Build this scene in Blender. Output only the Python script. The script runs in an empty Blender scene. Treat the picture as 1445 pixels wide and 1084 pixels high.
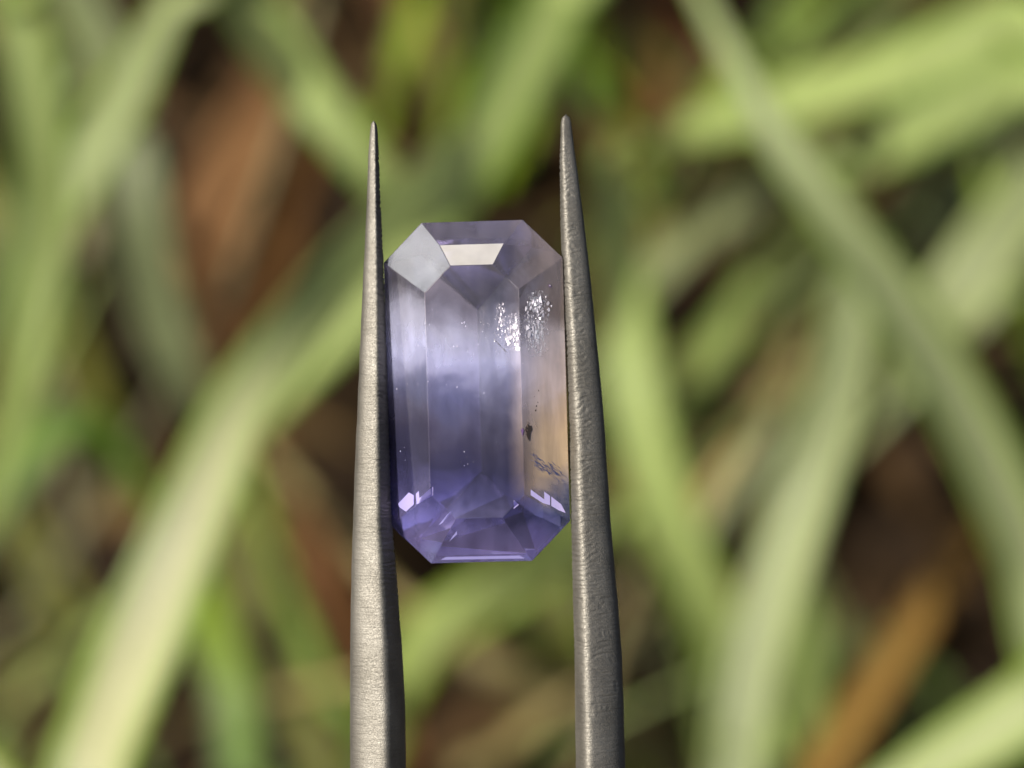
import bpy, bmesh, math, random
from mathutils import Vector, Matrix, noise
random.seed(7)
R = math.radians
MM = 0.001
scene = bpy.context.scene

# ---------------------------------------------------------------- camera, sky, sun, exposure
PITCH = R(50)                                   # the phone looks down at the plants
FWD = Vector((0, math.cos(PITCH), -math.sin(PITCH)))
RGT = Vector((1, 0, 0))
UPV = Vector((0, math.sin(PITCH), math.cos(PITCH)))
STONE_C = Vector((0, 0, 0.200))                 # point in focus, 20 cm above the soil
DIST = 120.0                                    # mm, lens to stone
LENS = 144.1
FPX = LENS / 36 * 1445.0
CAM_LOC = STONE_C - FWD * DIST * MM

cam_d = bpy.data.cameras.new('camera'); cam = bpy.data.objects.new('camera', cam_d)
scene.collection.objects.link(cam); scene.camera = cam
cam.location = CAM_LOC
cam.rotation_euler = (math.pi / 2 - PITCH, 0, 0)
cam_d.lens = LENS; cam_d.sensor_width = 36; cam_d.sensor_fit = 'HORIZONTAL'
cam_d.clip_start = 0.005; cam_d.clip_end = 200
cam_d.dof.use_dof = True
cam_d.dof.focus_distance = (DIST - 0.9) * MM
cam_d.dof.aperture_fstop = 54

SUN_DIR = Vector((-0.62, -0.30, 0.72)).normalized()       # towards the sun
SUN_EL = math.asin(SUN_DIR.z)
world = bpy.data.worlds.new('World'); scene.world = world; world.use_nodes = True
wn = world.node_tree.nodes; wl = world.node_tree.links
bg = wn['Background']; sky = wn.new('ShaderNodeTexSky'); sky.sky_type = 'NISHITA'
sky.sun_disc = False; sky.sun_elevation = SUN_EL
sky.sun_rotation = math.atan2(SUN_DIR.x, SUN_DIR.y)
sky.dust_density = 7.0; sky.ozone_density = 0.4
wl.new(sky.outputs[0], bg.inputs[0]); bg.inputs[1].default_value = 0.085
sd = bpy.data.lights.new('sun', 'SUN'); sd.energy = 5.0; sd.angle = R(0.53); sd.color = (1.0, 0.95, 0.86)
sun = bpy.data.objects.new('sun', sd); scene.collection.objects.link(sun)
sun.rotation_euler = (-SUN_DIR).to_track_quat('-Z', 'Y').to_euler()
vs = scene.view_settings
vs.view_transform = 'Standard'; vs.look = 'None'; vs.exposure = 0.42; vs.gamma = 1.0; vs.use_curve_mapping = False
scene.cycles.max_bounces = 16; scene.cycles.transmission_bounces = 14; scene.cycles.glossy_bounces = 6
scene.cycles.transparent_max_bounces = 12; scene.cycles.volume_bounces = 0
scene.cycles.sample_clamp_indirect = 8
scene.cycles.use_denoising = True

# ---------------------------------------------------------------- helpers
def at(px, py, d):
    """point seen at photo pixel (px, py), d mm behind the stone's plane"""
    t = (DIST + d) * MM
    return CAM_LOC + FWD * t + RGT * ((px - 722.5) / FPX * t) + UPV * ((542 - py) / FPX * t)
def on_ground(px, py):
    v = FWD + RGT * ((px - 722.5) / FPX) + UPV * ((542 - py) / FPX)
    return CAM_LOC + v * (-CAM_LOC.z / v.z)
def lin(r, g, b):
    f = lambda c: (c / 255 / 12.92) if c / 255 <= 0.04045 else ((c / 255 + 0.055) / 1.055) ** 2.4
    return (f(r), f(g), f(b), 1)
def link(o, parent=None):
    scene.collection.objects.link(o)
    if parent: o.parent = parent
    return o
def mesh_obj(name, verts, faces, mat, parent=None, smooth=False, uvs=None):
    me = bpy.data.meshes.new(name); me.from_pydata([tuple(v) for v in verts], [], faces)
    if mat: me.materials.append(mat)
    if smooth: me.polygons.foreach_set('use_smooth', [True] * len(me.polygons))
    if uvs:
        ul = me.uv_layers.new(name='UVMap')
        for lp in me.loops: ul.data[lp.index].uv = uvs[lp.vertex_index]
    me.update()
    return link(bpy.data.objects.new(name, me), parent)
def tag(o, label=None, cat=None, group=None, kind=None):
    for k, v in (('label', label), ('category', cat), ('group', group), ('kind', kind)):
        if v: o[k] = v
    return o
def empty(name, loc, mat3=None):
    o = bpy.data.objects.new(name, None); o.empty_display_size = 0.005; link(o)
    o.matrix_world = Matrix.Translation(loc) @ (mat3.to_4x4() if mat3 else Matrix())
    return o
def catmull(pts, n):
    """pts: tuples of floats; n samples per span"""
    P = [pts[0]] + list(pts) + [pts[-1]]; out = []
    for i in range(1, len(P) - 2):
        a, b, c, d = P[i - 1], P[i], P[i + 1], P[i + 2]
        for k in range(n):
            t = k / n
            out.append(tuple(0.5 * (2 * b[j] + (c[j] - a[j]) * t + (2 * a[j] - 5 * b[j] + 4 * c[j] - d[j]) * t * t
                       + (3 * b[j] - a[j] - 3 * c[j] + d[j]) * t ** 3) for j in range(len(b))))
    out.append(tuple(pts[-1])); return out
def interp(tab, x):
    if x <= tab[0][0]: return tab[0][1:]
    for a, b in zip(tab, tab[1:]):
        if x <= b[0]:
            t = (x - a[0]) / (b[0] - a[0])
            return tuple(a[j] + (b[j] - a[j]) * t for j in range(1, len(a)))
    return tab[-1][1:]
class NT:
    def __init__(s, name):
        s.m = bpy.data.materials.new(name); s.m.use_nodes = True
        s.n = s.m.node_tree.nodes; s.l = s.m.node_tree.links
        s.p = s.n['Principled BSDF']; s.out = s.n['Material Output']
    def add(s, t, **kw):
        nd = s.n.new('ShaderNode' + t)
        for k, v in kw.items():
            if k in nd.inputs: nd.inputs[k].default_value = v
            else: setattr(nd, k, v)
        return nd
    def w(s, a, b): s.l.new(a, b)
    def ramp(s, src, stops, interp='LINEAR'):
        r = s.n.new('ShaderNodeValToRGB'); r.color_ramp.interpolation = interp
        while len(r.color_ramp.elements) < len(stops): r.color_ramp.elements.new(0.5)
        for e, (p, c) in zip(r.color_ramp.elements, stops):
            e.position = p; e.color = c if len(c) == 4 else (*c, 1)
        s.w(src, r.inputs[0]); return r
    def mix(s, fac, a, b, mode='MIX'):
        m = s.n.new('ShaderNodeMix'); m.data_type = 'RGBA'; m.blend_type = mode; m.clamp_factor = True
        for i, v in ((0, fac), (6, a), (7, b)):
            if hasattr(v, 'is_linked') or hasattr(v, 'links'): s.w(v, m.inputs[i])
            else: m.inputs[i].default_value = v
        return m.outputs[2]
    def math(s, op, a, b=0.0, clamp=False):
        m = s.n.new('ShaderNodeMath'); m.operation = op; m.use_clamp = clamp
        for i, v in ((0, a), (1, b)):
            if hasattr(v, 'links'): s.w(v, m.inputs[i])
            else: m.inputs[i].default_value = v
        return m.outputs[0]
def G(v): return (v, v, v, 1)

# ---------------------------------------------------------------- materials
def mat_soil():
    t = NT('soil'); tc = t.add('TexCoord')
    n1 = t.add('TexNoise', Scale=60.0, Detail=8.0, Roughness=0.65); t.w(tc.outputs['Object'], n1.inputs['Vector'])
    r = t.ramp(n1.outputs['Fac'], [(0.3, (0.006, 0.004, 0.0025)), (0.55, (0.016, 0.010, 0.005)), (0.75, (0.045, 0.028, 0.013))])
    t.w(r.outputs[0], t.p.inputs['Base Color']); t.p.inputs['Roughness'].default_value = 0.95; t.p.inputs['Specular IOR Level'].default_value = 0.05
    n2 = t.add('TexNoise', Scale=600.0, Detail=6.0); t.w(tc.outputs['Object'], n2.inputs['Vector'])
    b = t.add('Bump', Strength=0.8, Distance=0.002); t.w(n2.outputs['Fac'], b.inputs['Height']); t.w(b.outputs[0], t.p.inputs['Normal'])
    return t.m
_leafmats = {}
def mat_leaf(name, mid, edge, tipc=None, dry=False):
    key = (name, mid, edge, tipc)
    if key in _leafmats: return _leafmats[key]
    t = NT(name); uv = t.add('UVMap'); sp = t.add('SeparateXYZ'); t.w(uv.outputs[0], sp.inputs[0])
    # long streaks parallel to the veins
    mp = t.add('Mapping'); mp.inputs['Scale'].default_value = (9, 1.2, 1); t.w(uv.outputs[0], mp.inputs[0])
    n = t.add('TexNoise', Scale=2.0, Detail=5.0); t.w(mp.outputs[0], n.inputs['Vector'])
    u = t.math('ADD', sp.outputs[0], t.math('MULTIPLY', t.math('SUBTRACT', n.outputs['Fac'], 0.5), 0.30))
    dist = t.math('MULTIPLY', t.math('ABSOLUTE', t.math('SUBTRACT', u, 0.5)), 2.0)
    r = t.ramp(dist, [(0.50, G(0)), (0.82, G(1))])
    col = t.mix(r.outputs[0], mid, edge)
    if tipc:
        r2 = t.ramp(t.math('ADD', sp.outputs[1], t.math('MULTIPLY', t.math('SUBTRACT', n.outputs['Fac'], 0.5), 0.3)), [(0.45, G(0)), (0.75, G(1))])
        col = t.mix(r2.outputs[0], col, tipc)
    mp2 = t.add('Mapping'); mp2.inputs['Scale'].default_value = (60, 2, 1); t.w(uv.outputs[0], mp2.inputs[0])
    n2 = t.add('TexNoise', Scale=3.0, Detail=3.0); t.w(mp2.outputs[0], n2.inputs['Vector'])
    r3 = t.ramp(n2.outputs['Fac'], [(0.3, G(0.62)), (0.7, G(0.92))])
    col = t.mix(1.0, col, r3.outputs[0], 'MULTIPLY')
    t.w(col, t.p.inputs['Base Color']); t.p.inputs['Roughness'].default_value = 0.75 if dry else 0.42
    t.p.inputs['Specular IOR Level'].default_value = 0.15 if dry else 0.5
    b = t.add('Bump', Strength=0.5, Distance=0.0002); t.w(n2.outputs['Fac'], b.inputs['Height']); t.w(b.outputs[0], t.p.inputs['Normal'])
    tr = t.add('BsdfTranslucent'); t.w(col, tr.inputs[0])
    mx = t.add('MixShader'); mx.inputs[0].default_value = 0.10 if dry else 0.18
    t.w(t.p.outputs[0], mx.inputs[1]); t.w(tr.outputs[0], mx.inputs[2]); t.w(mx.outputs[0], t.out.inputs['Surface'])
    _leafmats[key] = t.m; return t.m
def mat_flat(name, col, rough=0.8, metallic=0.0, **kw):
    t = NT(name); t.p.inputs['Base Color'].default_value = (*col, 1); t.p.inputs['Roughness'].default_value = rough
    t.p.inputs['Metallic'].default_value = metallic
    for k, v in kw.items(): t.p.inputs[k].default_value = v
    return t.m
def mat_steel():
    t = NT('satin_steel'); tc = t.add('TexCoord')
    t.p.inputs['Metallic'].default_value = 1.0
    n = t.add('TexNoise', Scale=900.0, Detail=6.0, Roughness=0.6); t.w(tc.outputs['Object'], n.inputs['Vector'])
    r = t.ramp(n.outputs['Fac'], [(0.3, (0.175, 0.166, 0.145)), (0.7, (0.25, 0.24, 0.215))])
    t.w(r.outputs[0], t.p.inputs['Base Color'])
    f = t.add('TexNoise', Scale=24000.0, Detail=2.0); t.w(tc.outputs['Object'], f.inputs['Vector'])
    rr = t.ramp(f.outputs['Fac'], [(0.3, G(0.56)), (0.7, G(0.78))]); t.w(rr.outputs[0], t.p.inputs['Roughness'])
    # fine scratches across the arm and a sand-blasted grain
    mp = t.add('Mapping'); mp.inputs['Scale'].default_value = (1500, 11000, 1500); mp.inputs['Rotation'].default_value = (0, 0, R(8)); t.w(tc.outputs['Object'], mp.inputs[0])
    s = t.add('TexNoise', Scale=1.0, Detail=4.0); t.w(mp.outputs[0], s.inputs['Vector'])
    h = t.math('ADD', t.math('MULTIPLY', s.outputs['Fac'], 0.9), t.math('MULTIPLY', f.outputs['Fac'], 0.5))
    b = t.add('Bump', Strength=0.55, Distance=0.00005); t.w(h, b.inputs['Height']); t.w(b.outputs[0], t.p.inputs['Normal'])
    return t.m
def mat_stone(added_sheen=0):
    t = NT('added_sheen_sapphire' if added_sheen else 'lavender_sapphire'); tc = t.add('TexCoord'); sp = t.add('SeparateXYZ'); t.w(tc.outputs['Object'], sp.inputs[0])
    x = t.math('MULTIPLY', sp.outputs[0], 1000.0); y = t.math('MULTIPLY', sp.outputs[1], 1000.0)
    wob = t.add('TexNoise', Scale=700.0, Detail=4.0, Roughness=0.55, Distortion=0.6); t.w(tc.outputs['Object'], wob.inputs['Vector'])
    mp = t.add('Mapping'); mp.inputs['Scale'].default_value = (2600, 420, 1500); t.w(tc.outputs['Object'], mp.inputs[0])
    silk = t.add('TexNoise', Scale=1.0, Detail=5.0); t.w(mp.outputs[0], silk.inputs['Vector'])
    wv = t.math('MULTIPLY', t.math('SUBTRACT', wob.outputs['Fac'], 0.5), 2.0)
    sn = t.add('SeparateXYZ'); t.w(tc.outputs['Normal'], sn.inputs[0])      # zones look shifted through each facet
    yy = t.math('ADD', t.math('ADD', y, wv), t.math('MULTIPLY', sn.outputs[0], 0.9))
    # colour zoning along the stone: greyish crown end, milky middle, indigo belt, violet tip
    f = t.math('MULTIPLY', t.math('ADD', yy, 5.2), 1 / 10.4)
    zone = t.ramp(f, [(0.0, (0.50, 0.50, 1.0)), (0.06, (0.52, 0.44, 1.0)), (0.12, (0.46, 0.42, 0.98)), (0.20, (0.26, 0.25, 0.60)), (0.28, (0.13, 0.13, 0.27)), (0.36, (0.19, 0.18, 0.31)),
                      (0.46, (0.28, 0.28, 0.46)), (0.58, (0.52, 0.54, 0.82)), (0.68, (0.48, 0.49, 0.66)), (0.77, (0.22, 0.21, 0.27)), (0.86, (0.40, 0.37, 0.46)), (1.0, (0.48, 0.44, 0.58))])
    # peach zone low on the right, blue feathering below it
    fx = t.ramp(t.math('ADD', x, t.math('MULTIPLY', wv, 0.25)), [(0.0, G(0)), (1.0, G(1))])
    mr = t.add('MapRange'); mr.inputs[1].default_value = 0.9; mr.inputs[2].default_value = 2.0; t.w(t.math('ADD', x, t.math('MULTIPLY', wv, 0.2)), mr.inputs[0])
    my = t.ramp(f, [(0.20, G(0)), (0.28, G(1)), (0.44, G(1)), (0.56, G(0.62)), (0.70, G(0.30)), (1.0, G(0.25))])
    pk = t.math('MULTIPLY', mr.outputs[0], my.outputs[0])
    t.n.remove(fx)
    def blob(cx0, cy0, rx, ry):
        a = t.math('POWER', t.math('ABSOLUTE', t.math('MULTIPLY', t.math('SUBTRACT', t.math('ADD', x, t.math('MULTIPLY', wv, 0.5)), cx0), 1 / rx)), 2.0)
        b = t.math('POWER', t.math('ABSOLUTE', t.math('MULTIPLY', t.math('SUBTRACT', yy, cy0), 1 / ry)), 2.0)
        return t.math('SUBTRACT', 1.0, t.math('ADD', a, b), True)
    col = t.mix(t.math('MULTIPLY', blob(-1.1, -0.3, 1.5, 0.8), 0.9), zone.outputs[0], (0.15, 0.17, 0.36, 1))
    col = t.mix(pk, col, (0.90, 0.67, 0.44, 1))
    col = t.mix(t.math('MULTIPLY', blob(2.9, -3.1, 1.7, 1.5), 0.9, True), col, (0.16, 0.22, 0.46, 1))
    t.zone = col
    glass = t.add('BsdfGlass', Roughness=0.0, IOR=1.765)
    belt = t.ramp(f, [(0.0, G(0.32)), (0.12, G(0.34)), (0.22, G(0.75)), (0.34, G(0.90)), (0.46, G(0.60)), (0.70, G(0.42)), (0.77, G(0.60)), (0.86, G(0.42))]); tint = t.mix(belt.outputs[0], (1, 1, 1, 1), col); t.w(tint, glass.inputs['Color'])
    # milky silk scattered through the stone
    body = t.add('BsdfPrincipled'); t.w(col, body.inputs['Base Color']); body.inputs['Roughness'].default_value = 0.06
    body.inputs['IOR'].default_value = 1.765
    sr = t.ramp(silk.outputs['Fac'], [(0.3, G(0.7)), (0.7, G(1.2))])
    cl = t.ramp(f, [(0.0, G(0.15)), (0.12, G(0.12)), (0.20, G(0.08)), (0.38, G(0.12)), (0.50, G(0.20)), (0.60, G(0.38)), (0.68, G(0.32)), (0.76, G(0.10)), (1.0, G(0.12))])
    fac = t.math('MULTIPLY', t.math('ADD', cl.outputs[0], t.math('MULTIPLY', pk, 0.30)), sr.outputs[0], True)
    mx = t.add('MixShader'); t.w(fac, mx.inputs[0]); t.w(glass.outputs[0], mx.inputs[1]); t.w(body.outputs[0], mx.inputs[2])
    # faint polishing lines
    w2 = t.add('TexNoise', Scale=1500.0, Detail=3.0); t.w(tc.outputs['Object'], w2.inputs['Vector'])
    b = t.add('Bump', Strength=0.15, Distance=0.00001); t.w(w2.outputs['Fac'], b.inputs['Height'])
    t.w(b.outputs[0], glass.inputs['Normal'])
    top = mx.outputs[0]
    if added_sheen:     # rough gloss layer added to brighten facets in place of bright reflections
        gl = t.add('BsdfGlossy', Roughness=0.36 if added_sheen == 1 else 0.55); gl.inputs['Color'].default_value = (0.80, 0.90, 1, 1) if added_sheen == 1 else (1, 0.97, 0.90, 1)
        lw = t.ramp(w2.outputs['Fac'], [(0.3, G(0.07)), (0.7, G(0.11))] if added_sheen == 1 else [(0.3, G(0.46)), (0.7, G(0.56))])
        m2 = t.add('MixShader'); t.w(lw.outputs[0], m2.inputs[0]); t.w(top, m2.inputs[1]); t.w(gl.outputs[0], m2.inputs[2]); top = m2.outputs[0]
    t.w(top, t.out.inputs['Surface'])
    va = t.add('VolumeAbsorption', Density=34.0); va.inputs['Color'].default_value = (0.64, 0.64, 0.88, 1)
    t.w(va.outputs[0], t.out.inputs['Volume'])
    return t.m
STEEL = mat_steel(); STONE = mat_stone(); FACET_SHEEN = mat_stone(1); FACET_SHEEN2 = mat_stone(2)

# ---------------------------------------------------------------- ground
def build_ground():
    n = 150; half = 0.6; V = []; F = []
    for j in range(n + 1):
        for i in range(n + 1):
            x = -half + 2 * half * i / n; y = -half + 0.15 + 2 * half * j / n
            z = noise.fractal(Vector((x * 22, y * 22, 0)), 1.0, 2.0, 4) * 0.008
            e = max(abs(x), abs(y - 0.15)) / half
            V.append((x, y, z * (1 - e ** 6)))
    for j in range(n):
        for i in range(n):
            a = j * (n + 1) + i; F.append((a, a + 1, a + n + 2, a + n + 1))
    # the rest of the sheet, out to the horizon
    k = len(V); h = 30
    for x, y in ((-half, -half + 0.15), (half, -half + 0.15), (half, half + 0.15), (-half, half + 0.15)): V.append((x, y, 0))
    for x, y in ((-h, -h), (h, -h), (h, h), (-h, h)): V.append((x, y, 0))
    for a, b in ((0, 1), (1, 2), (2, 3), (3, 0)): F.append((k + a, k + 4 + a, k + 4 + b, k + b))
    g = mesh_obj('soil_ground', V, F, mat_soil(), smooth=True); g['kind'] = 'structure'
build_ground()

# ---------------------------------------------------------------- strap leaves
def leaf_mesh(name, pts, mat, parent=None, thick=0.35, keel=0.18, tilt=0.0, curl=0.0, n=7, inv=None):
    """pts: (world x, y, z, full width mm). A closed leaf blade with a channelled section, thick mm thick."""
    S = catmull(pts, n); C = [Vector(s[:3]) for s in S]; W = [max(s[3], 0.4) * MM for s in S]
    V = []; F = []; U = []; m = 8
    for i, c in enumerate(C):
        T = (C[min(i + 1, len(C) - 1)] - C[max(i - 1, 0)]).normalized()
        N = (-FWD * 0.75 + Vector((0, 0, 0.35)))
        N = (N - T * N.dot(T)).normalized(); side = T.cross(N).normalized()
        a = tilt + curl * (i / len(C) - 0.5) + 0.12 * math.sin(i * 0.21 + c.x * 300)
        N, side = N * math.cos(a) + side * math.sin(a), side * math.cos(a) - N * math.sin(a)
        for sgn in (1, -1):
            for k in range(m + 1):
                u = (k / m) * 2 - 1
                if sgn < 0: u = -u
                z = W[i] * keel * (u * u) + 0.05 * W[i] * math.sin(u * 7 + i * 0.1) * 0.3
                th = thick * MM * 0.5 * (1 - 0.75 * u * u)
                V.append(c + side * (u * W[i] / 2) + N * (z + sgn * th))
                U.append(((u + 1) / 2, i / (len(C) - 1)))
    q = 2 * (m + 1)
    for i in range(len(C) - 1):
        for k in range(q):
            a = i * q + k; b = i * q + (k + 1) % q
            F.append((a, b, b + q, a + q))
    F.append(tuple(range(q - 1, -1, -1))); F.append(tuple(range((len(C) - 1) * q, len(C) * q)))
    if inv: V = [inv @ v for v in V]
    return mesh_obj(name, V, F, mat, parent, smooth=True, uvs=U)
def pxpts(L, base=None, tip=None):
    """L: (px, py, depth mm, width px) -> world points; base: world point on the soil appended at the front"""
    out = []
    for px, py, d, w in L:
        p = at(px, py, d); out.append((p.x, p.y, p.z, 0.80 * w / FPX * (DIST + d)))
    if base is not None:
        f = Vector(out[0][:3]); w0 = out[0][3]; m = (f + base) / 2; 
        m = m + Vector((0, 0, 0.25 * abs(f.z - base.z)))
        out = [(base.x, base.y, base.z - 0.002, w0 * 0.45), (m.x, m.y, m.z, w0 * 0.85)] + out
    return out
PALEW = lin(166, 177, 126); CREAM = lin(192, 194, 148); PALE = lin(154, 170, 100); GREEN = lin(102, 134, 42); DEEP = lin(58, 78, 16)
SAGE = lin(132, 142, 98); OLIVE = lin(104, 102, 34); YELG = lin(130, 156, 22); LIME = lin(132, 158, 64); GREY = lin(130, 124, 96)
TAN = lin(166, 148, 98); BROWN = lin(128, 94, 60); GOLD = lin(112, 84, 38); RUST = lin(104, 68, 36); OCHRE = lin(138, 108, 52); DBROWN = lin(70, 46, 27)

def thin(seed, n, box, ang, spread, depth, cols, wid=(16, 46), length=(260, 620)):
    """n narrow blades crossing a region of the photo: box x0, y0, x1, y1; ang degrees of their run"""
    r = random.Random(seed); out = []
    for _ in range(n):
        x, y = r.uniform(box[0], box[2]), r.uniform(box[1], box[3]); a = R(ang + r.uniform(-spread, spread)); L = r.uniform(*length); w = r.uniform(*wid)
        d = r.uniform(*depth); bend = r.uniform(-0.25, 0.25) * L; P = []
        for k in range(6):
            t = k / 5 - 0.5; o = bend * (0.25 - t * t)
            P.append((x + math.cos(a) * t * L - math.sin(a) * o, y - math.sin(a) * t * L - math.cos(a) * o, d + 6 * t, w * (1.0, 1.1, 1.0, 0.85, 0.55, 0.12)[k]))
        c = r.choice(cols); out.append(dict(p=P, m=mL(*c), t=r.uniform(-.5, .5), c=r.uniform(-.5, .5)))
    return out
def clump(label, base, leaves):
    root = empty('strap_leaf_plant', base)
    inv = Matrix.Translation(-base)
    tag(root, label, 'plant', 'strap leaved plants behind the stone')
    # short crown of sheaths at the foot of the clump
    for k in range(5):
        a = k * 1.26; b = base + Vector((math.cos(a), math.sin(a), 0)) * 0.004
        leaf_mesh('leaf_sheath', [(b.x, b.y, b.z - 0.002, 5), (b.x * 1.0 + math.cos(a) * 0.004, b.y + math.sin(a) * 0.004, b.z + 0.02, 6),
                  (b.x + math.cos(a) * 0.012, b.y + math.sin(a) * 0.012, b.z + 0.045, 2)], mat_leaf('leaf_sheath', PALE, GREEN), root, inv=inv)
    for d in leaves:
        leaf_mesh('leaf', pxpts(d['p'], base if d.get('b', 1) else None), d['m'], root, tilt=d.get('t', 0), curl=d.get('c', 0), keel=d.get('k', 0.16), inv=inv)
    return root
mL = lambda a, b, c=None: mat_leaf('strap_leaf', a, b, c)

clump('pale clump at lower left, its broad cream leaf rising towards the left tweezer arm', on_ground(-200, 1500), [
    dict(p=[(80, 1220, 95, 140), (135, 1070, 92, 148), (200, 900, 90, 150), (275, 720, 90, 132), (333, 590, 92, 118), (400, 488, 96, 108), (472, 398, 104, 98), (545, 318, 112, 84), (605, 245, 118, 60), (650, 180, 122, 12)], m=mL(CREAM, LIME, PALE), t=0.10, c=0.3),
    dict(p=[(300, 1150, 150, 90), (330, 1010, 150, 88), (300, 900, 152, 80), (262, 780, 156, 60), (240, 700, 160, 20)], m=mL(GREEN, DEEP, YELG), t=0.2),
    dict(p=[(440, 1140, 170, 70), (400, 960, 172, 75), (350, 810, 175, 70), (300, 680, 178, 40), (280, 620, 180, 10)], m=mL(OLIVE, DEEP), t=-0.2),
    dict(p=[(-120, 900, 150, 100), (-60, 760, 150, 110), (20, 650, 150, 110), (100, 600, 150, 80), (170, 640, 152, 60), (230, 740, 155, 20)], m=mL(GREEN, DEEP), t=0.2),
] + thin(31, 3, (0, 560, 480, 1000), 62, 14, (135, 190), [(PALE, LIME), (PALEW, GREEN), (GREY, OLIVE)], wid=(14, 34)) + thin(21, 6, (20, 620, 520, 1050), 112, 22, (150, 205), [(OLIVE, DEEP), (GREEN, DEEP), (LIME, GREEN), (TAN, OLIVE)]))
clump('bright green clump at upper left whose leaves hang down along the left edge', on_ground(-250, -250), [
    dict(p=[(10, -140, 115, 90), (30, 20, 115, 90), (55, 190, 116, 96), (62, 340, 118, 90), (38, 500, 120, 80), (5, 640, 124, 60), (-30, 760, 128, 30)], m=mL(PALE, GREEN), t=-0.15),
    dict(p=[(300, -120, 135, 50), (235, 20, 134, 56), (180, 130, 132, 86), (120, 235, 130, 96), (65, 345, 128, 92), (35, 480, 126, 74), (15, 620, 128, 60)], m=mL(PALEW, LIME), t=0.15),
    dict(p=[(150, 60, 160, 60), (180, 180, 160, 84), (195, 310, 160, 96), (222, 440, 162, 92), (262, 540, 164, 66), (290, 620, 168, 20)], m=mL(SAGE, SAGE), t=-0.2, b=1),
    dict(p=[(-40, 250, 180, 80), (60, 400, 180, 80), (120, 520, 182, 76), (160, 640, 184, 50), (180, 720, 186, 10)], m=mL(OLIVE, DEEP), t=0.3),
    dict(p=[(280, -130, 130, 90), (345, -10, 128, 100), (415, 100, 126, 98), (485, 195, 125, 84), (555, 275, 126, 70), (600, 330, 130, 30)], m=mL(PALE, GREEN), t=0.1),
] + thin(22, 5, (0, 60, 420, 560), -78, 30, (140, 205), [(OLIVE, DEEP), (SAGE, GREEN), (GREY, OLIVE), (PALE, LIME)]))
clump('yellow green clump beyond the top edge with its leaf arching down behind the stone', on_ground(780, -300), [
    dict(p=[(830, -110, 150, 90), (790, 0, 145, 110), (735, 110, 140, 118), (680, 215, 135, 112), (620, 310, 130, 100), (545, 400, 128, 96), (470, 480, 128, 90), (400, 560, 130, 60), (360, 620, 132, 10)], m=mL(PALE, GREEN), t=0.12),
    dict(p=[(700, -120, 175, 90), (720, 0, 172, 110), (735, 90, 170, 110), (730, 180, 172, 90), (700, 260, 175, 40)], m=mL(YELG, DEEP), t=-0.1),
    dict(p=[(820, -100, 185, 60), (850, 20, 185, 84), (872, 140, 186, 80), (870, 260, 188, 80), (850, 420, 190, 60), (840, 500, 192, 20)], m=mL(GOLD, OLIVE), t=0.1),
    dict(p=[(600, -120, 195, 60), (590, 0, 195, 60), (560, 110, 196, 60), (520, 200, 198, 40)], m=mL(YELG, OLIVE), t=0.1),
] + thin(23, 6, (480, 0, 960, 220), -80, 40, (165, 215), [(OLIVE, DEEP), (GREEN, DEEP), (YELG, GREEN), (TAN, OLIVE)]))
clump('light green clump at lower right forming a V of two broad leaves', on_ground(1040, 1500), [
    dict(p=[(1030, 1180, 118, 100), (1045, 1000, 118, 112), (1085, 850, 118, 108), (1135, 690, 118, 112), (1180, 540, 120, 112), (1200, 420, 124, 88), (1205, 350, 128, 40)], m=mL(PALEW, PALE), t=0.18, c=0.2),
    dict(p=[(1110, 1180, 150, 70), (1060, 1000, 146, 90), (1000, 850, 142, 90), (940, 710, 140, 96), (900, 560, 140, 100), (880, 420, 142, 90), (866, 290, 146, 70), (862, 200, 150, 20)], m=mL(PALE, LIME), t=-0.14),
    dict(p=[(890, 1180, 185, 90), (850, 1040, 182, 110), (800, 930, 180, 110), (780, 800, 180, 100), (800, 680, 182, 60)], m=mL(OLIVE, GREEN), t=0.2),
    dict(p=[(540, 1160, 175, 60), (545, 1010, 165, 80), (600, 905, 160, 96), (700, 835, 158, 98), (790, 775, 160, 92), (870, 700, 166, 40)], m=mL(PALE, YELG), t=0.1),
    dict(p=[(1000, 1160, 190, 80), (900, 1060, 180, 80), (800, 1000, 176, 84), (700, 950, 174, 78), (620, 925, 174, 50), (560, 910, 176, 12)], m=mL(TAN, OLIVE), t=0.15),
    dict(p=[(1250, 1190, 200, 60), (1200, 1000, 198, 60), (1130, 800, 198, 60), (1080, 650, 198, 50), (1050, 540, 200, 10)], m=mL(DEEP, OLIVE), t=0.2),
] + thin(34, 3, (640, 620, 1150, 1060), 50, 30, (140, 195), [(PALE, LIME), (TAN, OLIVE), (LIME, GREEN)], wid=(12, 30)) + thin(24, 5, (620, 560, 1180, 1000), 75, 40, (160, 215), [(OLIVE, DEEP), (GREEN, DEEP), (TAN, OLIVE), (GREY, OLIVE)], length=(200, 420)))
clump('pale clump at the right edge, its long leaf slanting down from the upper left', on_ground(1800, 1350), [
    dict(p=[(1530, 1000, 122, 130), (1450, 790, 118, 132), (1370, 610, 115, 128), (1270, 440, 112, 116), (1170, 300, 110, 96), (1085, 180, 110, 72), (1025, 70, 112, 46), (985, -10, 115, 30), (950, -80, 118, 8)], m=mL(PALEW, LIME), t=0.1),
    dict(p=[(1560, 900, 100, 110), (1450, 1000, 100, 124), (1340, 1070, 102, 110), (1240, 1120, 104, 60), (1180, 1150, 106, 10)], m=mL(PALEW, LIME), t=0.2),
    dict(p=[(1560, 700, 190, 70), (1500, 560, 190, 80), (1440, 420, 190, 80), (1400, 300, 190, 50), (1380, 220, 190, 10)], m=mL(YELG, DEEP), t=-0.2),
] + thin(25, 2, (1220, 480, 1440, 1000), 120, 25, (170, 215), [(OLIVE, DEEP), (DEEP, GREEN), (TAN, BROWN)], length=(200, 400)))
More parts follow.
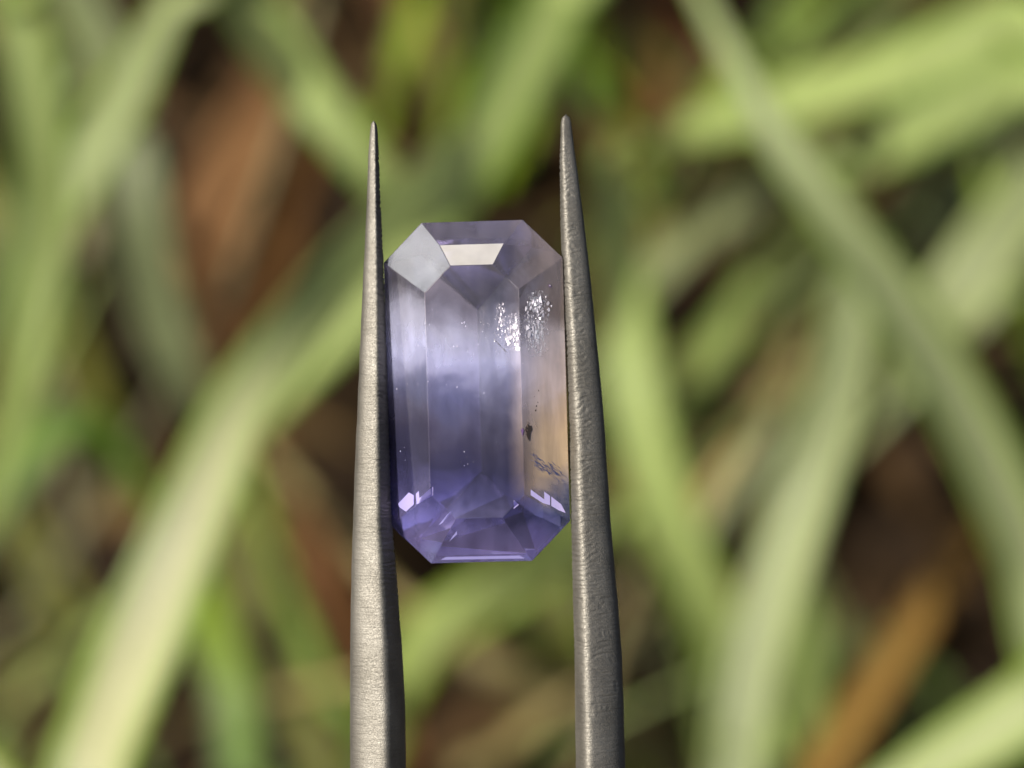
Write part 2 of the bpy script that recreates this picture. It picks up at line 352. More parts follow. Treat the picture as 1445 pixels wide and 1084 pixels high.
clump('pale clump beyond the upper right corner with broad leaves sweeping in to the left', on_ground(1850, -80), [
    dict(p=[(1540, 0, 140, 110), (1420, 40, 138, 124), (1290, 95, 138, 116), (1170, 130, 140, 100), (1050, 165, 144, 96), (950, 190, 150, 60), (890, 215, 154, 20)], m=mL(PALE, LIME), t=0.1),
    dict(p=[(1540, 70, 160, 90), (1420, 120, 158, 96), (1300, 180, 158, 100), (1210, 240, 160, 80), (1130, 330, 164, 70), (1060, 420, 168, 70), (1000, 500, 172, 60), (940, 590, 178, 20)], m=mL(PALE, GREEN), t=-0.1),
    dict(p=[(1300, -140, 165, 60), (1200, -40, 162, 80), (1110, 40, 160, 86), (1030, 120, 162, 60), (960, 180, 166, 20)], m=mL(LIME, GREEN), t=0.1),
    dict(p=[(1560, 120, 150, 90), (1480, 240, 148, 110), (1400, 350, 147, 116), (1330, 440, 148, 100), (1270, 520, 152, 60), (1240, 570, 156, 10)], m=mL(SAGE, PALE), t=0.16),
    dict(p=[(1250, 90, 185, 60), (1130, 230, 182, 70), (1020, 310, 180, 72), (930, 370, 182, 60), (870, 420, 186, 20)], m=mL(SAGE, OLIVE), t=0.1),
    dict(p=[(1200, 380, 200, 50), (1130, 500, 200, 60), (1060, 600, 200, 60), (1000, 680, 202, 50), (960, 740, 204, 10)], m=mL(OLIVE, TAN), t=0.1, b=0),
] + thin(36, 4, (900, 60, 1440, 700), 215, 22, (135, 195), [(PALE, LIME), (PALEW, PALE), (GREY, OLIVE), (SAGE, GREEN)], wid=(14, 36)) + thin(26, 8, (900, 40, 1430, 560), 222, 24, (150, 205), [(OLIVE, DEEP), (PALE, GREEN), (SAGE, GREEN), (TAN, OLIVE), (PALEW, LIME)]))
def dry(label, L, a, b, t=0.0):
    P = pxpts(L); o = leaf_mesh('dry_leaf', P, mat_leaf('dry_leaf', a, b, None, True), thick=0.3, keel=0.25, tilt=t, curl=0.6)
    c = Vector(P[0][:3]); o.data.transform(Matrix.Translation(-c)); o.location = c
    tag(o, label, 'dead leaf', 'dead brown leaves among the plants')
dry('broad tan brown dead leaf left of the left tweezer tip, widest of the brown leaves', [(420, 60, 200, 50), (375, 160, 192, 110), (330, 260, 188, 140), (300, 370, 188, 130), (290, 480, 192, 90), (285, 560, 198, 20)], BROWN, BROWN, 0.3)
dry('narrow rust orange dead leaf overlapping the broad tan dead leaf', [(440, 110, 180, 20), (425, 220, 176, 56), (398, 320, 174, 66), (372, 420, 176, 50), (350, 500, 180, 12)], RUST, GOLD, -0.3)
dry('brown dead leaf slanting down beside the lower left tweezer arm', [(340, 520, 205, 10), (385, 640, 200, 50), (440, 780, 196, 60), (500, 900, 196, 66), (560, 1030, 200, 60), (600, 1140, 204, 20)], RUST, BROWN, 0.2)
dry('golden brown dead leaf running diagonally to the bottom edge in the lower right', [(1420, 660, 170, 20), (1375, 750, 168, 50), (1310, 850, 166, 64), (1230, 975, 166, 72), (1150, 1100, 168, 70), (1100, 1190, 172, 30)], OCHRE, GOLD, 0.1)
dry('thin grey tan dead leaf between the two right hand V leaves', [(1130, 470, 196, 10), (1075, 570, 194, 40), (1020, 650, 194, 46), (975, 760, 198, 12)], TAN, BROWN, 0.1)
dry('dark brown dead leaf at the top edge between the tweezer tips', [(500, -60, 215, 20), (570, 30, 210, 80), (610, 150, 208, 90), (600, 260, 210, 70), (570, 340, 214, 20)], DBROWN, BROWN, 0.1)
dry('reddish brown dead leaf under the top edge right of the right tweezer tip', [(960, -90, 215, 30), (940, 20, 210, 70), (920, 130, 208, 70), (900, 240, 212, 20)], RUST, DBROWN, 0.1)

# leaf litter on the soil: nobody could count it
def build_litter():
    rnd = random.Random(3); V = []; F = []; mi = []
    for k in range(2600):
        x = rnd.uniform(-0.16, 0.16); y = rnd.uniform(0.02, 0.36)
        z = noise.fractal(Vector((x * 22, y * 22, 0)), 1.0, 2.0, 4) * 0.008 + rnd.uniform(0.0005, 0.006)
        a = rnd.uniform(0, math.tau); L = rnd.uniform(0.004, 0.022); w = rnd.uniform(0.0006, 0.0028)
        pt = rnd.uniform(-0.5, 0.5); d = Vector((math.cos(a) * math.cos(pt), math.sin(a) * math.cos(pt), math.sin(pt) * 0.6))
        s = d.cross(Vector((rnd.uniform(-.5, .5), rnd.uniform(-.5, .5), 1))).normalized(); nn = s.cross(d).normalized()
        b = len(V); c = Vector((x, y, z))
        for i, (t, ww) in enumerate(((-0.5, 0.3), (-0.15, 1), (0.2, 0.9), (0.5, 0.1))):
            o = c + d * L * t + nn * (0.12 * L * (0.25 - t * t) * 4)
            V += [o - s * w * ww, o + s * w * ww, o + nn * 0.0004 + s * w * ww, o + nn * 0.0004 - s * w * ww]
        m = rnd.choice((0, 0, 0, 1, 1, 2))
        for i in range(3):
            q = b + i * 4
            for j in range(4): F.append((q + j, q + (j + 1) % 4, q + 4 + (j + 1) % 4, q + 4 + j)); mi.append(m)
        F += [(b + 3, b + 2, b + 1, b), (b + 12, b + 13, b + 14, b + 15)]; mi += [m, m]
    o = mesh_obj('leaf_litter', V, F, mat_flat('litter_dark', (0.018, 0.011, 0.006), 0.9, **{'Specular IOR Level': 0.1}))
    o.data.materials.append(mat_flat('litter_brown', (0.045, 0.026, 0.011), 0.9, **{'Specular IOR Level': 0.1})); o.data.materials.append(mat_flat('litter_straw', (0.10, 0.065, 0.026), 0.9, **{'Specular IOR Level': 0.1}))
    o.data.polygons.foreach_set('material_index', mi)
    tag(o, 'dark brown scraps of dead leaf and twig on the shaded soil', 'leaf litter', kind='stuff')
build_litter()

# ---------------------------------------------------------------- the cut stone
VIEW = Matrix((RGT, UPV, -FWD)).transposed()          # local x right, y up, z towards the camera
def loc_mm(px, py, z=0.0):
    """photo pixel -> mm in the held frame (x right, y up, origin STONE_C) on the plane z mm in front of it"""
    s = (DIST - z) / FPX
    return ((px - 722.5) * s, (542 - py) * s)
cx, cy = loc_mm(673, 553)
PX = DIST / FPX
GEM_C = STONE_C + RGT * (cx * MM) + UPV * (cy * MM)
stone_rot = VIEW @ Matrix.Rotation(R(1.6), 3, 'Z') @ Matrix.Rotation(R(0.6), 3, 'X') @ Matrix.Rotation(R(-3.0), 3, 'Y')
gem = empty('cut_sapphire', GEM_C, stone_rot)
tag(gem, 'lavender and peach octagonal step cut sapphire gripped upright between the tweezer tips', 'gemstone')
HW, HH, CUT = 126.5 * PX, 240.5 * PX, 55 * PX
D2 = math.sqrt(0.5)
OUT = {0: HW, 90: HH, 180: HW, 270: HH}
for a in (45, 135, 225, 315): OUT[a] = (HW + HH - CUT) * D2
def plane2(a, r0, z0, r1, z1):
    """plane with outward direction a degrees through the lines (r0, z0) and (r1, z1), r measured along a"""
    c, s_ = math.cos(R(a)), math.sin(R(a)); dr, dz = r1 - r0, z1 - z0
    n = Vector((-dz * c, -dz * s_, dr)); 
    if n.x * c + n.y * s_ < 0: n = -n
    n.normalize(); return n, n.dot(Vector((r0 * c, r0 * s_, z0)))
def polyhedron(planes):
    V = []; on = []; N = len(planes)
    for i in range(N):
        for j in range(i + 1, N):
            cij = planes[i][0].cross(planes[j][0])
            if cij.length < 1e-6: continue
            for k in range(j + 1, N):
                det = cij.dot(planes[k][0])
                if abs(det) < 1e-6: continue
                p = (planes[j][0].cross(planes[k][0]) * planes[i][1] + planes[k][0].cross(planes[i][0]) * planes[j][1] + cij * planes[k][1]) / det
                if all(n.dot(p) <= d + 1e-5 for n, d in planes) and all((p - q).length > 2e-4 for q in V): V.append(p)
    F = []
    for n, d in planes:
        ids = [i for i, p in enumerate(V) if abs(n.dot(p) - d) < 3e-4]
        if len(ids) < 3: continue
        c = sum((V[i] for i in ids), Vector()) / len(ids); ax = (V[ids[0]] - c).normalized(); ay = n.cross(ax)
        ids.sort(key=lambda i: math.atan2((V[i] - c).dot(ay), (V[i] - c).dot(ax))); F.append(tuple(ids))
    return V, F
TW, TH = 66 * PX, 178 * PX
TAB = {0: TW - 0.02, 90: TH, 180: TW + 0.02, 270: TH - 0.03, 45: (TW + TH - 36 * PX) * D2, 135: (TW + TH - 36 * PX) * D2,
       225: (TW + TH - 36 * PX) * D2, 315: (TW + TH - 34 * PX) * D2}
STONE_P = dict(zt=0.85, g=0.05, step=(208 * PX, 0.50), i1=0.45, z1=-0.80, i2=1.15, z2=-1.62, zk=-3.3, zs=-3.25, c1=0.30, c2=0.86, seed=23, jit=1.5, side=0.0, bseed=11, bjit=2.0)
def stone_planes(q):
    jr = random.Random(q['seed']); br = random.Random(q['bseed']); bot = (270, 225, 315)
    J = lambda w: (br.uniform(-w, w) * q['bjit'], jr.uniform(-w, w) * q['jit'] * (q['side'] if a in (0, 180) else 1))[0 if a in bot else 1]
    P = [(Vector((0, 0, 1)), q['zt'])]
    for a, r in OUT.items():
        P.append(plane2(a, r, 1, r, -1))
        if a == 90:
            P.append(plane2(90, r, q['g'], *q['step'])); P.append(plane2(90, *q['step'], TAB[90], q['zt']))
        else: P.append(plane2(a, r, q['g'], TAB[a], q['zt']))
        corner = a % 90 == 45
        i1, i2 = (q['c1'], q['c2']) if corner else (q['i1'], q['i2'])
        z1, z2 = q['z1'] + J(0.10), q['z2'] + J(0.12); i1 += J(0.06); i2 += J(0.10)          # hand cut: no two facets quite alike
        P.append(plane2(a, r, -q['g'], r - i1, z1)); P.append(plane2(a, r - i1, z1, r - i2, z2))
        if not corner: P.append(plane2(a, r - i2, z2, *((0.0, q['zs']) if a in (0, 180) else (HH - HW, q['zk']))))
    return P
def build_stone():
    V, F = polyhedron(stone_planes(STONE_P))
    o = mesh_obj('stone_body', [v * MM for v in V], F, STONE, gem)
    bm = bmesh.new(); bm.from_mesh(o.data)
    bmesh.ops.recalc_face_normals(bm, faces=bm.faces[:]); bm.to_mesh(o.data); bm.free()
    o.data.materials.append(FACET_SHEEN); o.data.materials.append(FACET_SHEEN2)
    for p in o.data.polygons:
        n = p.normal
        if n.z > 0.5 and n.x < -0.2 and n.y > 0.2: p.material_index = 1
        if abs(n.x) < 0.1 and n.y > 0.15 and 0.84 < n.z < 0.97: p.material_index = 2
    bm = bmesh.new(); bm.from_mesh(o.data)          # facet edges are never perfectly sharp
    bmesh.ops.bevel(bm, geom=bm.edges[:], offset=0.011 * MM, segments=1, affect='EDGES'); bm.to_mesh(o.data); bm.free()
    return o
stone = build_stone()
# ---- what lies in the stone: feathers, crystals, needles
from mathutils.bvhtree import BVHTree
bvh = BVHTree.FromPolygons([v.co[:] for v in stone.data.vertices], [p.vertices[:] for p in stone.data.polygons])
bpy.context.view_layer.update()
INV = gem.matrix_world.inverted()
def on_stone(px, py, lift=0.004):
    """point and normal (stone frame, metres) where the photo's pixel meets the stone's face"""
    o = INV @ CAM_LOC; d = (INV @ at(px, py, 0) - o).normalized()
    h, n, i, _ = bvh.ray_cast(o, d)
    if h is None: return None, None
    return h + n * lift * MM, n
def flakes(name, spots, mat, lift=0.004, kind=None, tilt=0.3, asp=1.0, ang=None, seed=1, halfd=0.0015):
    rnd = random.Random(seed); V = []; F = []
    for x, y, r in spots:
        p, n = on_stone(x, y, lift)
        if p is None: continue
        if x > 738 and mat is M_FEATHER and lift > 0: n = (n * 0.45 + Vector((-0.30, 0.12, 0.94)) * 0.55)      # flakes on this facet tilted to catch the sun
        n = (n + Vector((rnd.uniform(-tilt, tilt), rnd.uniform(-tilt, tilt), 0))).normalized()
        a0 = ang + rnd.uniform(-.2, .2) if ang is not None else rnd.uniform(0, 6.28)
        ax = Vector((math.cos(a0), math.sin(a0), 0)); ax = (ax - n * ax.dot(n)).normalized(); ay = n.cross(ax)
        k = rnd.randint(4, 8); b = len(V); R_ = [rnd.uniform(0.35, 1.35) for _ in range(k)]
        for s_ in (1, -1):
            for i in range(k):
                a = i / k * math.tau
                V.append(p + (ax * math.cos(a) * asp + ay * math.sin(a)) * (r * PX * MM * R_[i]) + n * (s_ * halfd * MM))
        F.append(tuple(range(b, b + k))); F.append(tuple(range(b + 2 * k - 1, b + k - 1, -1)))
        for i in range(k): F.append((b + (i + 1) % k, b + i, b + k + i, b + k + (i + 1) % k))
    o = mesh_obj(name, V, F, mat, gem)
    if kind: o['kind'] = kind
    return o
M_FEATHER = mat_flat('feather_silver', (0.60, 0.58, 0.66), 0.35, 0.45); M_DARK = mat_flat('dark_crystal', (0.030, 0.022, 0.018), 0.25)
M_VIOLET = mat_flat('violet_crystal', (0.10, 0.06, 0.14), 0.2); M_NEEDLE = mat_flat('blue_needle', (0.04, 0.05, 0.13), 0.5)
M_CRACK = mat_flat('crack_dark', (0.05, 0.045, 0.055), 0.4); M_RIB = mat_flat('rib_brown', (0.12, 0.09, 0.07), 0.4); M_DOT = mat_flat('pale_dot', (0.42, 0.40, 0.52), 0.35); M_FEATHER2 = mat_flat('feather_grey', (0.45, 0.43, 0.50), 0.35, 0.3); M_PALE = mat_flat('pale_veil', (0.55, 0.50, 0.70), 0.3)
def mat_lace(base):
    t = NT('lacy_feather'); tc = t.add('TexCoord'); uv = t.add('UVMap')
    mp = t.add('Mapping'); mp.inputs['Scale'].default_value = (1.5, 0.7, 1.5); mp.inputs['Rotation'].default_value = (0, 0, R(-12)); t.w(tc.outputs['Object'], mp.inputs[0])
    n = t.add('TexNoise', Scale=11000.0, Detail=4.0, Roughness=0.6, Distortion=1.2); t.w(mp.outputs[0], n.inputs['Vector'])
    g = t.add('TexGradient'); g.gradient_type = 'SPHERICAL'; t.w(uv.outputs[0], g.inputs[0])
    a = t.math('ADD', n.outputs['Fac'], t.math('MULTIPLY', g.outputs['Fac'], 0.22))
    al = t.ramp(a, [(0.50, G(0)), (0.60, G(0.12)), (0.68, G(0.35)), (0.74, G(0.9))])
    v = t.add('TexVoronoi', Scale=9000.0); t.w(mp.outputs[0], v.inputs['Vector'])
    b = t.add('Bump', Strength=1.0, Distance=0.00003); t.w(v.outputs['Distance'], b.inputs['Height']); t.w(b.outputs[0], t.p.inputs['Normal'])
    t.p.inputs['Base Color'].default_value = base; t.p.inputs['Roughness'].default_value = 0.36; t.p.inputs['Metallic'].default_value = 0.6
    t.w(al.outputs[0], t.p.inputs['Alpha'])
    return t.m
M_LACE_BRIGHT = mat_lace((0.95, 0.93, 1.0, 1)); M_LACE_DIM = mat_lace((0.42, 0.40, 0.47, 1))
def lace(label, px, py, rx, ry, lift=0.008, mat=None):
    """a crackled fluid film that reaches the surface: a curved sheet that follows the facets"""
    V = []; F = []; U = []; n = 14
    for j in range(n + 1):
        for i in range(n + 1):
            u, v = i / n * 2 - 1, j / n * 2 - 1
            p, nn = on_stone(px + u * rx, py + v * ry, lift)
            V.append(p); U.append((u * 0.9, v * 0.9))
    for j in range(n):
        for i in range(n):
            a = j * (n + 1) + i; F.append((a, a + n + 1, a + n + 2, a + 1))
    o = mesh_obj('feather_film', V, F, mat or M_LACE_BRIGHT, gem, uvs=U); o['label'] = label
lace('silvery crackled film at the top of the large feather', 757, 430, 17, 20)
lace('silvery crackled film in the lower half of the large feather', 756, 470, 19, 34)
lace('silvery crackled film left of the large feather', 725, 470, 13, 28, mat=M_LACE_DIM)
lace('narrow silvery film nearest the middle of the stone', 707, 450, 7, 24, mat=M_LACE_DIM)
rf = random.Random(11)
def cloud(n, cx_, cy_, sx, sy, r0, r1, lean=0.0):
    out = []
    for _ in range(n):
        a, b = max(-2, min(2, rf.gauss(0, 0.5))), max(-2, min(2, rf.gauss(0, 0.5)))
        out.append((cx_ + a * sx + b * sy * lean, cy_ + b * sy, r0 + (r1 - r0) * rf.random() ** 3))
    return out
f = flakes('feather', cloud(50, 756, 432, 13, 15, 0.5, 2.4), M_FEATHER, asp=1.6, ang=1.5, seed=2, kind='stuff'); f['label'] = 'large silvery feather in the upper right of the stone'
f = flakes('feather', cloud(70, 757, 466, 15, 27, 0.35, 1.1, -0.15), M_FEATHER, asp=1.9, ang=1.3, seed=3, kind='stuff', tilt=0.45); f['label'] = 'fine streaky lower fringe of the silvery feather'
f = flakes('feather', cloud(40, 726, 470, 9, 19, 0.6, 3.0), M_FEATHER, seed=4, kind='stuff'); f['label'] = 'chunky silvery flakes left of the large feather'
f = flakes('feather', cloud(26, 706, 452, 5, 22, 0.4, 1.5) + cloud(14, 692, 462, 8, 22, 0.3, 0.9), M_FEATHER, seed=5, kind='stuff'); f['label'] = 'sprinkle of tiny glints left of the flakes'
f = flakes('feather', cloud(50, 755, 450, 17, 34, 0.8, 3.2), M_FEATHER2, lift=0.002, asp=1.8, ang=1.4, seed=22, kind='stuff', tilt=0.5); f['label'] = 'dull grey flakes between the bright ones of the large feather'
f = flakes('feather', cloud(90, 722, 466, 15, 26, 0.6, 2.4), M_FEATHER, lift=-0.35, asp=1.5, ang=1.4, seed=23, kind='stuff', tilt=0.6); f['label'] = 'deeper flakes inside the stone under the feather'
for x, y, r in ((742, 436, 3.0), (743, 463, 4.4), (726, 463, 4.6), (720, 476, 3.0), (718, 484, 2.4), (730, 490, 4.2), (728, 449, 2.6), (761, 422, 5.0), (752, 425, 3.4)):
    flakes('feather_flake', [(x, y, r)], M_FEATHER, lift=0.007, seed=int(x), tilt=0.12, asp=1.25, ang=1.3)
f = flakes('glint_row', [(x, y + rf.uniform(-5, 5), rf.uniform(0.3, 0.8)) for x, y in ((553, 484), (566, 487), (572, 485), (590, 488), (600, 461), (603, 463), (606, 460), (610, 440), (640, 485), (645, 487), (655, 456), (652, 459), (657, 460), (660, 500), (675, 490), (682, 495), (690, 505), (684, 512), (560, 545), (575, 543), (590, 541), (604, 543), (630, 545), (645, 542), (683, 555), (655, 640), (660, 651), (655, 654), (668, 500), (700, 492), (648, 512), (565, 640), (571, 636), (572, 647))], M_DOT, seed=6, kind='stuff', tilt=0.5, asp=1.8, ang=1.5); f['label'] = 'faint row of glints across the milky band'
flakes('dark_crystal', [(747, 606, 5.6)], M_DARK, asp=2.3, ang=1.35, tilt=0.05, seed=5, halfd=0.01)['label'] = 'ribbed dark brown crystal on the right, the larger of the pair'
flakes('dark_crystal', [(737, 607, 3.4)], M_VIOLET, asp=1.9, ang=1.7, tilt=0.05, seed=8, halfd=0.008)['label'] = 'smaller violet brown crystal beside the dark one'
for y in (597, 602, 607, 612): flakes('crystal_rib', [(744 - (y - 604) * 0.1, y, 1.0)], M_RIB, lift=0.016, asp=2.4, ang=2.1, tilt=0.02, seed=y)
flakes('crystal_speck', [(757, 573, 1.3), (759, 568, 0.9), (756, 579, 1.0), (760, 551, 0.9), (754, 560, 0.6)], M_DARK, asp=1.5, ang=1.3, seed=9)
flakes('crystal_speck', [(770, 497, 0.7), (766, 500, 0.6), (659, 645, 0.7), (650, 652, 0.8), (640, 649, 0.6), (668, 652, 0.6)], M_DARK, seed=10)
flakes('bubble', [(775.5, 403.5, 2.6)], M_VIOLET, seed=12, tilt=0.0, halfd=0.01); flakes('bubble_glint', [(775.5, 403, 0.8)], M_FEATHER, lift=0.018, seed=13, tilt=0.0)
flakes('crack', [(698 + i * 2.0, 480 + i * 2.0, 0.8) for i in range(9)], M_CRACK, asp=2.2, ang=-0.85, seed=14)
M_FLASH = mat_flat('violet_flash', (0.62, 0.56, 0.95), 0.38, 0.25, Alpha=0.8)
M_FLASH_SUN = mat_flat('lilac_flash', (0.36, 0.32, 0.66), 0.42, 0.15, Alpha=0.72)
M_FLASH_DIM = mat_flat('faint_violet_flash', (0.42, 0.40, 0.80), 0.38, 0.2, Alpha=0.5)
def patch(pts, mat, label=None, lift=0.006):  # pale patches laid on the facets, painting the stone's inner reflections
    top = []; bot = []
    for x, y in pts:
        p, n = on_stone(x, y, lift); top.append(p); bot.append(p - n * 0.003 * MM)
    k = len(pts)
    o = mesh_obj('painted_flash', top + bot, [tuple(range(k)), tuple(range(2 * k - 1, k - 1, -1))] + [(i, k + i, k + (i + 1) % k, (i + 1) % k) for i in range(k)], mat, gem)
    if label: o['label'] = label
patch([(562, 711), (577, 695), (584, 699), (584, 712), (573, 722), (564, 716)], M_FLASH_SUN, 'painted lilac flash near the lower left corner')
patch([(587, 697), (591, 693), (592, 703), (611, 687), (611, 699), (588, 712)], M_FLASH_SUN)
patch([(749, 691), (768, 705), (768, 694), (776, 700), (776, 713), (766, 710), (749, 699)], M_FLASH, 'painted lilac flash near the lower right corner')
patch([(778, 701), (792, 712), (798, 724), (788, 720), (778, 714)], M_FLASH)
patch([(725, 706), (732, 712), (725, 718)], M_FLASH)
patch([(634, 723), (638, 722), (624, 738), (619, 741)], M_FLASH_DIM)
patch([(638, 758), (645, 749), (645, 754), (634, 764)], M_FLASH_DIM)
patch([(629, 786), (733, 784), (741, 788), (622, 790)], M_FLASH_DIM, 'painted pale glint along the bottom edge')
f = flakes('blue_needles', [(750 + rf.random() * 48, 0, 0) for _ in range(0)] + [(752 + u * 40 + rf.uniform(-4, 8), 648 + u * 26 + rf.uniform(-8, 10), rf.uniform(0.25, 0.5)) for u in [rf.random() for _ in range(110)]], M_NEEDLE, asp=12, ang=-0.62, tilt=0.02, seed=15, kind='stuff'); f['label'] = 'feathery blue needles low on the right side'


# ---------------------------------------------------------------- tweezers
LEFT = [(172, 525.2, 528.8), (175, 523.2, 531), (185, 522, 532.5), (220, 519.5, 534.5), (300, 517, 537.5), (370, 513.5, 541), (450, 509.5, 544), (540, 506, 546.5),
        (650, 501, 549.5), (741, 498, 553), (800, 496, 558), (850, 495, 562), (920, 494, 567), (1000, 494, 571), (1084, 494, 572), (1500, 490, 590), (2600, 470, 650), (4200, 560, 740), (5200, 620, 720)]
RIGHT = [(163, 797, 800.5), (165, 793.5, 804), (172, 791.5, 806), (220, 790, 812), (300, 790.5, 822.5), (370, 793, 831), (450, 797, 839), (540, 800.5, 848),
         (600, 803, 853), (740, 806, 862), (850, 809, 872), (920, 811, 877), (1000, 812, 880), (1084, 813, 882), (1500, 815, 905), (2600, 810, 980), (4200, 722, 880), (5200, 706, 800)]
tweezers = empty('tweezers', STONE_C + UPV * (-0.1), VIEW)
tag(tweezers, 'satin steel fine pointed tweezers holding the lavender stone, tips pointing up', 'tweezers')
TW_OFF = Vector((0, 0.1 / MM, 0))                         # mm, from the tweezers' origin to STONE_C
# section: inner side is +x, ridge near the inner side; t in 0..1 round the section
SEC = [(-1.0, 0.0), (-0.97, 0.30), (-0.86, 0.55), (-0.55, 0.76), (-0.10, 0.91), (0.25, 0.98), (0.45, 0.95), (0.62, 0.80), (0.85, 0.50), (1.0, 0.15),
       (1.0, -0.15), (0.95, -0.55), (0.5, -0.9), (-0.1, -1.0), (-0.6, -0.8), (-0.92, -0.42)]
SEC_SOFT = [(-1.0, 0.0), (-0.98, 0.30), (-0.88, 0.52), (-0.60, 0.72), (-0.20, 0.87), (0.15, 0.96), (0.42, 1.0), (0.64, 0.95), (0.83, 0.76), (0.95, 0.45), (1.0, 0.12)] + SEC[10:]
def section(n, S):
    P = S + S[:1]; dense = catmull([S[-1]] + P + [S[1]], 8)[8:-8]
    L = [0.0]
    for a, b in zip(dense, dense[1:]): L.append(L[-1] + math.hypot(a[0] - b[0], a[1] - b[1]))
    out = []; j = 0
    for k in range(n):
        s = L[-1] * k / n
        while L[j + 1] < s: j += 1
        f = (s - L[j]) / (L[j + 1] - L[j] + 1e-9); a, b = dense[j], dense[j + 1]
        out.append((a[0] + (b[0] - a[0]) * f, a[1] + (b[1] - a[1]) * f))
    return out
def arm_pos(tab, inner, py, sx, sz):
    xl, xr = interp(tab, py); y = (542 - py) * PX
    c = ((xl + xr) / 2 - 722.5) * PX; hw = (xr - xl) / 2 * PX
    dep = interp([(160, 0.10), (185, 0.22), (370, 0.55), (741, 0.95), (1084, 1.35), (2600, 2.2), (5200, 1.2)], py)[0]
    zc = -0.15
    return Vector((c + inner * sx * hw, y, zc + sz * dep)), hw, dep
# worn vertical stamp on the right arm, as polylines in the photo's pixels
STAMP = [[(850, 843), (860, 842)], [(845.4, 848), (848, 855), (853.6, 848)], [(847, 866), (862, 864)], [(858, 860), (859, 870)],
         [(846, 885), (861, 884)], [(849, 889), (849, 894)], [(854.5, 885), (855, 893)], [(859.5, 885), (860, 892)], [(845.5, 904), (862, 903)], [(847, 911), (859, 910.5)],
         [(832.5, 930), (840, 923), (851, 919.5), (864, 919.5), (866, 923)], [(832.5, 934), (840, 942), (847, 947), (858, 947)], [(862, 925), (865, 933)],
         [(869, 960), (869.5, 973)], [(840, 980.5), (869, 978.5)], [(836, 990), (866, 988.5)], [(836, 990), (835, 1008)], [(843.5, 992), (843.5, 999)],
         [(851, 992), (850, 999)], [(858.5, 992), (858.5, 999)], [(845, 1002), (864, 1001)]]
SEGS = [(a, b) for P in STAMP for a, b in zip(P, P[1:])]
def stamp(x, y):
    m = 9.0
    for (ax, ay), (bx, by) in SEGS:
        if abs(y - (ay + by) / 2) > 14: continue
        dx, dy = bx - ax, by - ay; t = max(0, min(1, ((x - ax) * dx + (y - ay) * dy) / (dx * dx + dy * dy)))
        m = min(m, math.hypot(x - ax - t * dx, y - ay - t * dy))
    return max(0.0, 1 - m / 1.8)
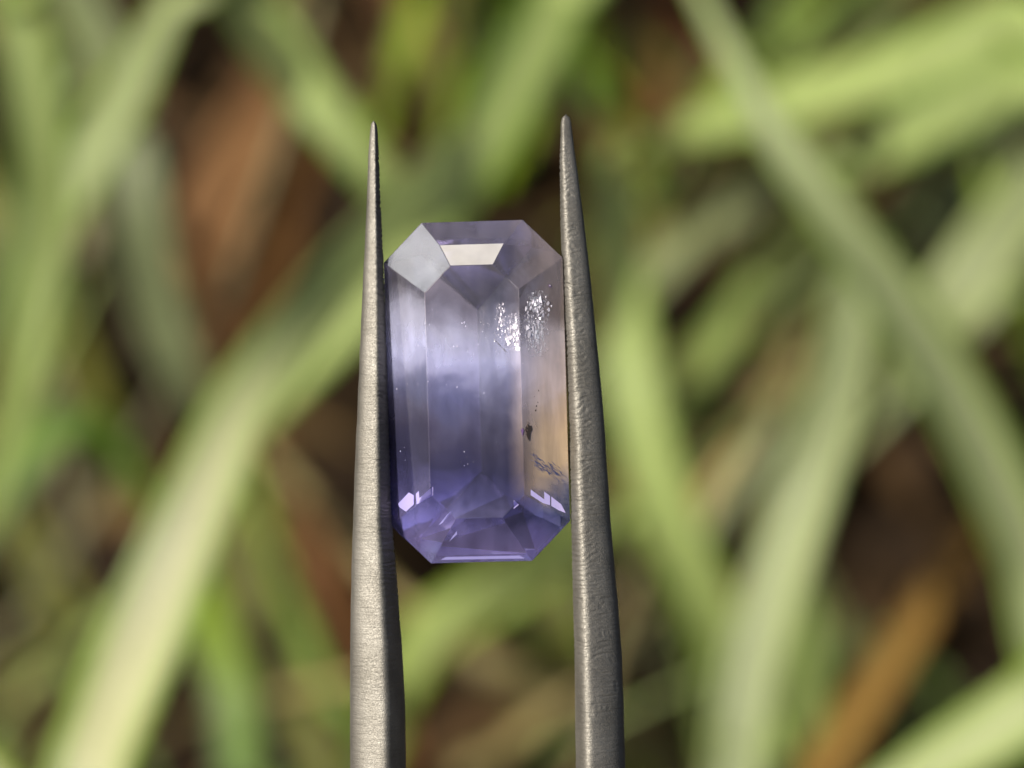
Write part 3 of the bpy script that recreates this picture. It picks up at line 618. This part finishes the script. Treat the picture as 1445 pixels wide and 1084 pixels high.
def build_arm(tab, inner, seed):
    NS = 96; sec = section(NS, SEC if inner > 0 else SEC_SOFT); ys = []; y = tab[0][0]
    while y < 1130: ys.append(y); y += 0.8 if y < tab[0][0] + 14 else 1.25
    while y < 5200: ys.append(y); y += 40
    ys.append(5200)
    V = []; F = []
    for r, py in enumerate(ys):
        for k, (sx, sz) in enumerate(sec):
            p, hw, dep = arm_pos(tab, inner, py, sx, sz)
            nrm = Vector((inner * sx / hw, 0, sz / dep)).normalized()
            q = p * 1.0 + Vector((seed * 17, 0, 0))
            f = min(1.0, (py - tab[0][0]) / 60)
            d = 0.010 * noise.noise(Vector((q.x * 1.3, q.y * 1.6, q.z * 1.3)))
            rough = 0.75 if inner < 0 else 0.3
            d += rough * 0.0035 * noise.noise(Vector((q.x * 10 + q.y * 4, q.y * 20, q.z * 10))) + rough * 0.0035 * noise.noise(Vector((q.x * 22, q.y * 36, q.z * 22)))
            # grip ridges filed across the inner bevel, wandering onto the front face
            if py < 1130:
                edge = max(0.0, min(1.0, (sx - (0.10 if inner > 0 else -0.45)) / 0.5))
                ph = p.y * 6.0 + 1.5 * noise.noise(Vector((p.x * 1.3, p.y * 2.2, seed))) + 0.5 * noise.noise(Vector((p.x * 5, p.y * 9, seed + 3))) + inner * p.x * 1.2
                ridge = abs((ph % 1.0) - 0.5) * 2
                amp = max(0, 0.3 + 1.3 * noise.noise(Vector((p.x * 4, p.y * 5, seed + 5))))
                fade = 1.0 if py < 800 else max(0.25, 1 - (py - 800) / 200)
                d -= (0.016 + 0.022 * amp) * edge * (ridge ** 2.5) * fade * f
                # longitudinal flutes near the fine tips
                d += 0.004 * edge * noise.noise(Vector((p.x * 6, p.y * 11, seed + 9)))
            if inner < 0 and sz > 0.3 and 835 < py < 1015: d -= 0.020 * stamp(722.5 + p.x / PX * DIST / (DIST - p.z), py)
            p = p + nrm * (d * (0.25 + 0.75 * f))
            V.append((p + TW_OFF) * MM)
    n = len(ys)
    for r in range(n - 1):
        for k in range(NS):
            a = r * NS + k; b = r * NS + (k + 1) % NS
            F.append((a, b, b + NS, a + NS))
    a = sum((V[i] for i in range(NS)), Vector()) / NS + Vector((0, 0.00005, 0)); V.append(a); ia = len(V) - 1
    for k in range(NS): F.append((ia, (k + 1) % NS, k))
    F.append(tuple((n - 1) * NS + k for k in range(NS)))
    if inner < 0: F = [tuple(reversed(f)) for f in F]
    return mesh_obj('arm', V, F, STEEL, tweezers, smooth=True)
armL = build_arm(LEFT, 1, 1); armL['label'] = 'left arm, its broad outer face lit by the sun'
armR = build_arm(RIGHT, -1, 2); armR['label'] = 'right arm, rough with filed grip ridges and a worn stamp'
for o in (armL, armR):
    bm = bmesh.new(); bm.from_mesh(o.data); bmesh.ops.recalc_face_normals(bm, faces=bm.faces[:]); bm.to_mesh(o.data); bm.free()
# heel where the two arms are welded
hx = (670 - 722.5) * PX + 0.7; hy = (542 - 5150) * PX
bm = bmesh.new(); bmesh.ops.create_cube(bm, size=1)
for v in bm.verts: v.co = Vector((v.co.x * 3.9 + hx, v.co.y * 9 + hy, v.co.z * 3.2 - 0.15)); v.co = (v.co + TW_OFF) * MM
bmesh.ops.bevel(bm, geom=bm.edges[:], offset=0.0007, segments=3, affect='EDGES')
me = bpy.data.meshes.new('heel'); bm.to_mesh(me); bm.free(); me.materials.append(STEEL); link(bpy.data.objects.new('heel', me), tweezers)
